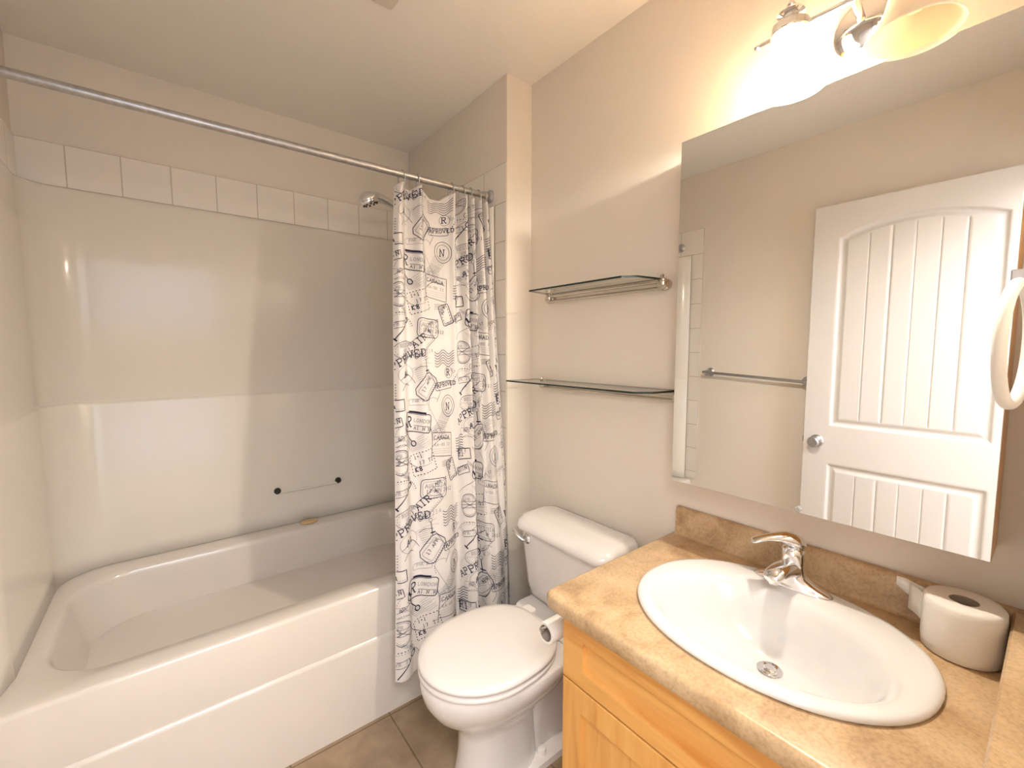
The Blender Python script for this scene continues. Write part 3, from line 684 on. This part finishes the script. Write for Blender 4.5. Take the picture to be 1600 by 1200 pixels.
def shaker(name, y0_, y1_, z0_, z1_, fr, mt, parent, fz=None):
    fz = fz or fr
    X0, X1, XR = VX-0.001, VX-0.020, VX-0.008
    a = [(y0_,z0_),(y1_,z0_),(y1_,z1_),(y0_,z1_)]; b = [(y0_+fr,z0_+fz),(y1_-fr,z0_+fz),(y1_-fr,z1_-fz),(y0_+fr,z1_-fz)]
    b2 = [(p+s*0.0015, q+t*0.0015) for (p,q),(s,t) in zip(b, ((1,1),(-1,1),(-1,-1),(1,-1)))]
    m = MB(); m.rings([[(X0,p,q) for p,q in a], [(X1+0.0015,p,q) for p,q in a], [(X1,p+s*0.0015,q+t*0.0015) for (p,q),(s,t) in zip(a, ((1,1),(-1,1),(-1,-1),(1,-1)))], [(X1,p,q) for p,q in b], [(XR,p,q) for p,q in b2]], True, True)
    return m.build(name, mt, parent, smooth=False)
shaker('drawer_front', VY0+0.008, VY1-0.012, 0.566, 0.716, 0.062, 'maple_y', van, 0.040)
shaker('door', (VY0+VY1)/2+0.001, VY1-0.012, 0.10, 0.561, 0.058, 'maple_z', van)
shaker('door', VY0+0.008, (VY0+VY1)/2-0.003, 0.10, 0.561, 0.058, 'maple_z', van)
# countertop with the sink cutout
CX, CY = -0.280, 0.358
ctop = thing('countertop', 'mottled tan laminate countertop with back and side splash', 'countertop', (-0.29, 0.39, 0.73))
NA = 160
def rayrect(a, xa, xb, ya, yb_, r):
    c, s = math.cos(a), math.sin(a); best = 1e9
    for d, lo, hi, o in ((c, xa, xb, CX), (s, ya, yb_, CY)):
        if d > 1e-9: best = min(best, (hi-o)/d)
        elif d < -1e-9: best = min(best, (lo-o)/d)
    x, y = CX+c*best, CY+s*best
    # round the one free corner (front left)
    qx, qy = xa+r, yb_-r
    if x < qx and y > qy:
        # intersect ray with the corner circle
        ox, oy = CX-qx, CY-qy; B = ox*c+oy*s; Cc = ox*ox+oy*oy-r*r; disc = B*B-Cc
        if disc > 0: tt = -B+math.sqrt(disc); x, y = CX+c*tt, CY+s*tt
    return x, y
CX0, CX1, CY0, CY1 = -0.567, -0.001, 0.0, 0.741
angs = sorted([2*PI*i/NA for i in range(NA)] + [math.atan2(q-CY, p-CX) % (2*PI) for p, q in ((CX0,CY0),(CX1,CY0),(CX1,CY1))])
def rect_ring(inset, z, r=0.022): return [rayrect(a, CX0+inset, CX1, CY0, CY1-inset, max(0.004, r-inset))+(z,) for a in angs]
def ell_ring(z, k=0.0):
    out = []
    for a in angs:
        A, B = 0.190+k, 0.235+k; c, s = math.cos(a), math.sin(a); t_ = 1/math.sqrt((c/A)**2+(s/B)**2); out.append((CX+c*t_, CY+s*t_, z))
    return out
ZK = 0.770
m = MB(); m.rings([ell_ring(ZK-0.038), ell_ring(ZK), rect_ring(0.012, ZK), rect_ring(0.005, ZK-0.002), rect_ring(0.001, ZK-0.008), rect_ring(0, ZK-0.014), rect_ring(0, ZK-0.034), rect_ring(0.004, ZK-0.038), ell_ring(ZK-0.038)], False, False); m.build('top', 'laminate', ctop, angle=60)
prof = [(-0.0015, ZK-0.001), (-0.030, ZK+0.0004), (-0.024, ZK+0.003), (-0.021, ZK+0.010), (-0.020, ZK+0.075), (-0.017, ZK+0.084), (-0.010, ZK+0.087), (-0.0015, ZK+0.086)]
m = MB(); m.rings([[(x, y, z) for x, z in prof] for y in (0.0, 0.725)], True, True); m.build('backsplash', 'laminate', ctop, angle=60)
m = MB(); m.rings([[(x, y, z) for y, z in ((-0.001, ZK), (0.0300, ZK), (0.0300, ZK+0.080), (0.0265, ZK+0.086), (-0.001, ZK+0.086))] for x in (-0.60+0.045, -0.0215)]); m.build('side_splash', 'laminate', ctop, smooth=False)

# sink
snk = thing('sink', 'white oval drop-in sink set in the tan countertop', 'sink', (CX, CY, ZK))
def oval(cx_, cy_, ax, ay, z, n=72, sq=2.15): 
    P = []
    for i in range(n):
        a = 2*PI*i/n; c, s = math.cos(a), math.sin(a); e = 2/sq
        P.append((cx_+ax*abs(c)**e*(1 if c > 0 else -1), cy_+ay*abs(s)**e*(1 if s > 0 else -1), z))
    return P
m = MB()
L = [(CX,CY,.218,.268,ZK+.0005),(CX,CY,.221,.271,ZK+.003),(CX,CY,.221,.271,ZK+.008),(CX,CY,.216,.266,ZK+.0135),(CX,CY,.206,.256,ZK+.0155),(CX-.014,CY,.180,.240,ZK+.0145),(CX-.027,CY,.162,.228,ZK+.012),(CX-.030,CY,.152,.216,ZK+.004),(CX-.030,CY,.144,.205,ZK-.010),(CX-.026,CY,.132,.188,ZK-.040),(CX-.014,CY,.114,.160,ZK-.075),(CX+.004,CY,.090,.124,ZK-.101),(CX+.022,CY,.060,.080,ZK-.117),(CX+.033,CY,.034,.040,ZK-.123),(CX+.036,CY,.022,.022,ZK-.125)]
m.rings([oval(*q) for q in L], False, False)
Lb = [(CX+.036,CY,.022,.022,ZK-.134),(CX+.022,CY,.068,.088,ZK-.126),(CX+.004,CY,.098,.132,ZK-.109),(CX-.014,CY,.122,.168,ZK-.082),(CX-.024,CY,.140,.196,ZK-.046),(CX-.020,CY,.158,.214,ZK-.012),(CX,CY,.187,.232,ZK+.0003),(CX,CY,.218,.268,ZK+.0005)]
m.rings([oval(*q) for q in Lb], False, False); m.build('basin', 'sink_white', snk, angle=60)
m = MB(); m.lathe([(0.001,.000),(0.012,.0005),(0.015,-.002),(0.017,-.001),(0.024,.0012),(0.0255,.0),(0.022,-.003)], (CX+.036, CY, ZK-.1225), 'Z', 32, cap=False); m.build('drain', 'chrome', snk)
m = MB(); m.lathe([(0.001,.006),(0.010,.0055),(0.0125,.003),(0.0125,.001)], (CX+.036, CY, ZK-.1225), 'Z', 24); m.build('stopper', 'chrome', snk)

# faucet
FX, FY, FZ = -0.100, 0.372, ZK+0.0135
fau = thing('faucet', 'chrome single lever faucet on the back rim of the sink', 'faucet', (FX, FY, FZ))
def turn(m, deg):
    c, q = math.cos(math.radians(deg)), math.sin(math.radians(deg))
    m.v = [(FX+(p[0]-FX)*c-(p[1]-FY)*q, FY+(p[0]-FX)*q+(p[1]-FY)*c, p[2]) for p in m.v]; return m
m = MB(); m.rings([oval(FX, FY, a, b, FZ+h, 48, q) for a, b, h, q in ((.028,.083,0,2.3),(.029,.084,.003,2.3),(.027,.080,.007,2.2),(.026,.066,.012,2.2),(.0255,.050,.018,2.1),(.025,.034,.026,2.0),(.024,.0265,.036,2.0),(.0245,.0260,.055,2.0),(.0235,.0245,.080,2.0),(.0225,.0225,.092,2.0),(.012,.012,.097,2.0))]); m.build('base', 'chrome', fau, angle=70)
R = []
for x, z, hw, hh in ((FX+.000,.040,.025,.024),(FX-.025,.048,.0245,.020),(FX-.050,.050,.024,.0165),(FX-.073,.047,.023,.0145),(FX-.088,.043,.020,.012),(FX-.095,.041,.012,.007)):
    R.append([(x, FY+hw*math.cos(2*PI*i/28), FZ+z+hh*math.sin(2*PI*i/28)) for i in range(28)])
m = MB(); m.rings(R); m.lathe([(0.011,0.0),(0.0115,-0.010),(0.009,-0.011),(0.001,-0.008)], (FX-.078, FY, FZ+.037), 'Z', 24); turn(m, -8).build('spout', 'chrome', fau, angle=70)
R = []
for x, z, hw, hh in ((FX+.025,.096,.010,.008),(FX+.019,.103,.020,.015),(FX+.000,.110,.0245,.018),(FX-.018,.115,.0235,.0145),(FX-.036,.1165,.0185,.0095),(FX-.056,.1135,.0145,.007),(FX-.076,.108,.0145,.006),(FX-.088,.104,.014,.005),(FX-.093,.102,.009,.003)):
    R.append([(x, FY+hw*math.cos(2*PI*i/28), FZ+z+hh*math.sin(2*PI*i/28)) for i in range(28)])
m = MB(); m.rings(R); turn(m, -48).build('lever', 'chrome', fau, angle=70)
m = MB(); m.lathe([(0.001,-0.0016),(0.0035,-0.001),(0.0035,0.001)], (FX-0.0217, FY, FZ+0.080), 'X', 14); turn(m, -48).build('temperature_dot', 'dark', fau)

# toilet roll on the counter
RX, RY, RZ = -0.086, 0.0895, ZK+0.0005
tr = thing('toilet_paper_roll', 'full toilet paper roll standing on the counter beside the backsplash', 'toilet paper', (RX, RY, RZ))
m = MB(); m.lathe([(0.021,0.0),(0.052,0.0),(0.0555,0.003),(0.057,0.02),(0.057,0.085),(0.0565,0.098),(0.053,0.1025),(0.045,0.1035),(0.021,0.102)], (RX, RY, RZ), 'Z', 56, cap=False); m.build('paper', 'paper', tr, angle=60)
m = MB(); m.lathe([(0.021,0.0),(0.021,0.102),(0.0195,0.102),(0.0195,0.0),(0.021,0.0)], (RX, RY, RZ), 'Z', 40, cap=False); m.build('core', 'cardboard', tr)
def sheet(P, z0_, z1_, zz=None):
    m = MB(); n = len(P)
    vs = [(p[0], p[1], z0_+(p[2] if len(p) > 2 else 0)) for p in P]+[(p[0], p[1], z1_) for p in P]
    m.add(vs, [(i, i+1, n+i+1, n+i) for i in range(n-1)]); return m
m = sheet([(RX-.010,RY+.0560),(RX+.000,RY+.063),(RX+.010,RY+.071),(RX+.018,RY+.080)], RZ+.042, RZ+.096); o = m.build('loose_sheet', 'paper', tr); o.modifiers.new('s', 'SOLIDIFY').thickness = 0.0008
m = sheet([(RX+.010,RY+.0550),(RX+.018,RY+.070),(RX+.030,RY+.088,.002),(RX+.028,RY+.102,.014)], RZ+.066, RZ+.098); o = m.build('loose_sheet', 'paper', tr); o.modifiers.new('s', 'SOLIDIFY').thickness = 0.0008

# toilet roll holder on the vanity's left side
HY, HZ = 0.775, 0.628
hol = thing('toilet_roll_holder', 'chrome toilet roll holder on the side of the vanity', 'toilet roll holder', (-0.47, VY1, HZ))
m = MB()
m.tube([(-0.392, VY1+0.001, HZ+0.012), (-0.392, HY, HZ+0.012), (-0.40, HY, HZ+0.012), (-0.535, HY, HZ+0.012)], 0.0045, 12)
m.lathe([(0.001,0.0005),(0.020,0.0005),(0.018,0.006),(0.006,0.010)], (-0.392, VY1, HZ+0.012), 'Y', 24); m.build('arm', 'brushed', hol)
m = MB(); m.lathe([(0.0045,0),(0.007,-0.002),(0.007,-0.008),(0.001,-0.010)], (-0.533, HY, HZ+0.012), 'X', 16); m.build('end_cap', 'brushed', hol)
r2 = thing('toilet_paper_roll', 'nearly used up toilet paper roll hanging on the side of the vanity', 'toilet paper', (-0.47, HY, HZ-0.003))
m = MB(); m.lathe([(0.0205,-.525),(0.0265,-.525),(0.0270,-.523),(0.0270,-.422),(0.0265,-.420),(0.0205,-.420)], (0, HY, HZ-0.003), 'X', 40, cap=False); m.build('paper', 'paper', r2)
m = MB(); m.lathe([(0.0205,-.5252),(0.0205,-.4198),(0.0190,-.4198),(0.0190,-.5252),(0.0205,-.5252)], (0, HY, HZ-0.003), 'X', 40, cap=False); m.build('core', 'cardboard', r2)

# ------------------------------------------------------------------ medicine cabinet
MX, MY0, MY1, MZ0, MZ1 = -0.110, 0.0595, 0.689, 0.966, 1.911
mc = thing('medicine_cabinet', 'mirrored medicine cabinet with maple sides above the vanity', 'medicine cabinet', (-0.05, 0.374, MZ0))
m = MB(); m.box((MX+0.006, MY0, MZ0), (-0.001, MY1, MZ1)); m.build('cabinet_body', 'maple_z', mc, smooth=False)
m = MB(); m.box((MX, MY0, MZ0), (MX+0.0055, MY1, MZ1)); m.build('mirror_door', 'mirror', mc, bevel=0.0012, bseg=1)
m = MB(); m.lathe([(0.007,0.0),(0.007,-0.004),(0.005,-0.006),(0.001,-0.006)], (MX-0.0002, 0.363, MZ0+0.009), 'X', 18); m.build('clip', 'clear_ring', mc)

# ------------------------------------------------------------------ vanity light
vl = thing('vanity_light', 'two-lamp chrome wall light with bell glass shades, left one lit', 'wall light', (-0.05, 0.318, 2.06))
BX, BZ = -0.088, 2.072
m = MB(); m.lathe([(0.001,-0.001),(0.066,-0.001),(0.066,-0.006),(0.060,-0.016),(0.045,-0.028),(0.025,-0.036),(0.001,-0.039)], (0, 0.318, 2.052), 'X', 48); m.build('backplate', 'chrome', vl)
m = MB(); m.tube([(-0.030, 0.318, 2.054), (-0.06, 0.318, 2.062), (BX, 0.318, BZ)], 0.008, 16); m.build('stem', 'chrome', vl)
m = MB(); m.lathe([(0.001,.119),(0.004,.120),(0.006,.125),(0.004,.130),(0.0065,.133),(0.0065,.500),(0.004,.503),(0.0065,.508),(0.005,.514),(0.001,.516)], (BX, 0, BZ), 'Y', 24); m.build('bar', 'chrome', vl)
for y, lit in ((0.427, True), (0.216, False)):
    X = -0.116
    m = MB(); m.lathe([(0.001,.046),(0.006,.045),(0.009,.038),(0.007,.032),(0.016,.028),(0.026,.022),(0.027,.019),(0.017,.017),(0.016,.004),(0.030,.000),(0.0375,-.006),(0.0385,-.022),(0.036,-.024)], (X, y, 2.072), 'Z', 40, cap=False)
    m.tube([(X, y, 2.080), (BX, y, BZ)], 0.007, 12); m.build('lamp_holder', 'chrome', vl)
    prof = [(r, 2.062+(h-2.068)*0.84) for r, h in [(0.034,2.068),(0.0355,2.045),(0.038,2.020),(0.043,1.990),(0.050,1.962),(0.060,1.940),(0.071,1.925),(0.0735,1.921),(0.0725,1.919),(0.069,1.922),(0.058,1.937),(0.048,1.959),(0.041,1.988),(0.036,2.018),(0.0335,2.045),(0.032,2.068)]]
    m = MB(); m.lathe(prof, (X, y, 0), 'Z', 56, cap=False); sh = m.build('lamp_shade', 'shade_lit' if lit else 'shade_unlit', vl, angle=80)
    m = MB(); m.lathe([(0.001,1.975),(0.012,1.978),(0.021,1.992),(0.022,2.004),(0.017,2.024),(0.012,2.040),(0.012,2.060),(0.001,2.060)], (X, y, 0), 'Z', 28); m.build('bulb', 'bulb_lit' if lit else 'bulb_unlit', sh)
    if lit:
        d = bpy.data.lights.new('lamp_glow', 'POINT'); d.energy = 24; d.color = (1.0, 0.915, 0.80); d.shadow_soft_size = 0.03
        o = bpy.data.objects.new('lamp_glow', d); COL.objects.link(o); o.location = (X, y, 1.955)

# ------------------------------------------------------------------ glass shelves
def shelf(z, label, bracket, plate, glassz):
    y0_, y1_ = bracket
    t = thing('glass_shelf', label, 'shelf', (-0.05, (y0_+y1_)/2, z), 'glass shelves over the toilet')
    for dz, xx in ((0.000, -0.030), (-0.020, -0.024)):
        m = MB(); m.tube([(xx, y0_+0.012, z+dz), (xx, y1_-0.012, z+dz)], 0.006, 16); m.build('rail', 'nickel', t)
    for y, s in ((y0_, 1), (y1_, -1)):
        m = MB()
        m.lathe([(0.001,-0.001),(0.017,-0.001),(0.017,-0.010),(0.020,-0.014),(0.020,-0.022),(0.016,-0.026),(0.016,-0.034),(0.001,-0.036)], (0, y+s*0.014, z-0.008), 'X', 28)
        m.lathe([(0.013,-0.012),(0.018,-0.008),(0.018,0.002),(0.014,0.006),(0.014,0.010)], (-0.024, y+s*0.014, z-0.004), 'Z', 24)
        m.lathe([(0.001,0.022),(0.005,0.021),(0.006,0.016),(0.004,0.012)], (-0.030, y+s*0.014, z), 'Z', 14); m.build('bracket', 'nickel', t)
    P = plate; zz = glassz; n = len(P); h = 0.006
    m = MB()
    vs = [(x, y, zz) for x, y in P]+[(x, y, zz+h) for x, y in P]
    m.add(vs, [tuple(range(n-1, -1, -1)), tuple(range(n, 2*n))], 0); m.add(vs, [(i, (i+1) % n, n+(i+1) % n, n+i) for i in range(n)], 1)
    m.build('glass_plate', ['shelf_glass', 'glass_edge'], t, smooth=False)
shelf(1.556, 'upper glass shelf on a nickel rail above the toilet', (0.775, 1.320), [(-0.012,0.800),(-0.12,0.815),(-0.152,0.850),(-0.158,1.275),(-0.012,1.310)], 1.5625)
shelf(1.208, 'lower glass shelf on a nickel rail, running behind the mirror edge', (0.712, 1.355), [(-0.012,0.735),(-0.13,0.745),(-0.172,0.785),(-0.172,1.400),(-0.012,1.400)], 1.2145)

# ------------------------------------------------------------------ towel bar, towel ring
tb = thing('towel_bar', 'brushed metal towel bar on the left wall, beside the open door', 'towel bar', (XL, 1.1, 1.19))
m = MB(); m.tube([(-1.580, 1.395, 1.202), (-1.580, 0.82, 1.172)], 0.0085, 16); m.build('bar', 'brushed', tb)
for y, z in ((1.375, 1.201), (0.84, 1.173)):
    m = MB(); m.lathe([(0.001,0.0005),(0.027,0.0005),(0.026,0.006),(0.016,0.012),(0.011,0.030),(0.013,0.060),(0.001,0.070)], (XL, y, z), 'X', 28); m.build('post', 'brushed', tb)
rg = thing('towel_ring', 'white towel ring hanging on the wall at the far right', 'towel ring', (-0.21, YS, 1.45))
m = MB(); m.lathe([(0.001,0.0005),(0.024,0.0005),(0.023,0.006),(0.010,0.012),(0.009,0.044),(0.001,0.046)], (-0.21, YS, 1.455), 'Y', 28); m.box((-0.226, YS+0.040, 1.440), (-0.194, YS+0.062, 1.468)); m.build('mount', 'brushed', rg, bevel=0.002)
m = MB(); P = []
for a in range(64):
    q = 0.090*math.sin(a*PI/32); P.append((-0.21+q*0.992, YS+0.0515-q*0.120, 1.354+0.094*math.cos(a*PI/32)))
m.tube(P, 0.0085, 16, closed=True); m.build('ring', 'white_plastic', rg)
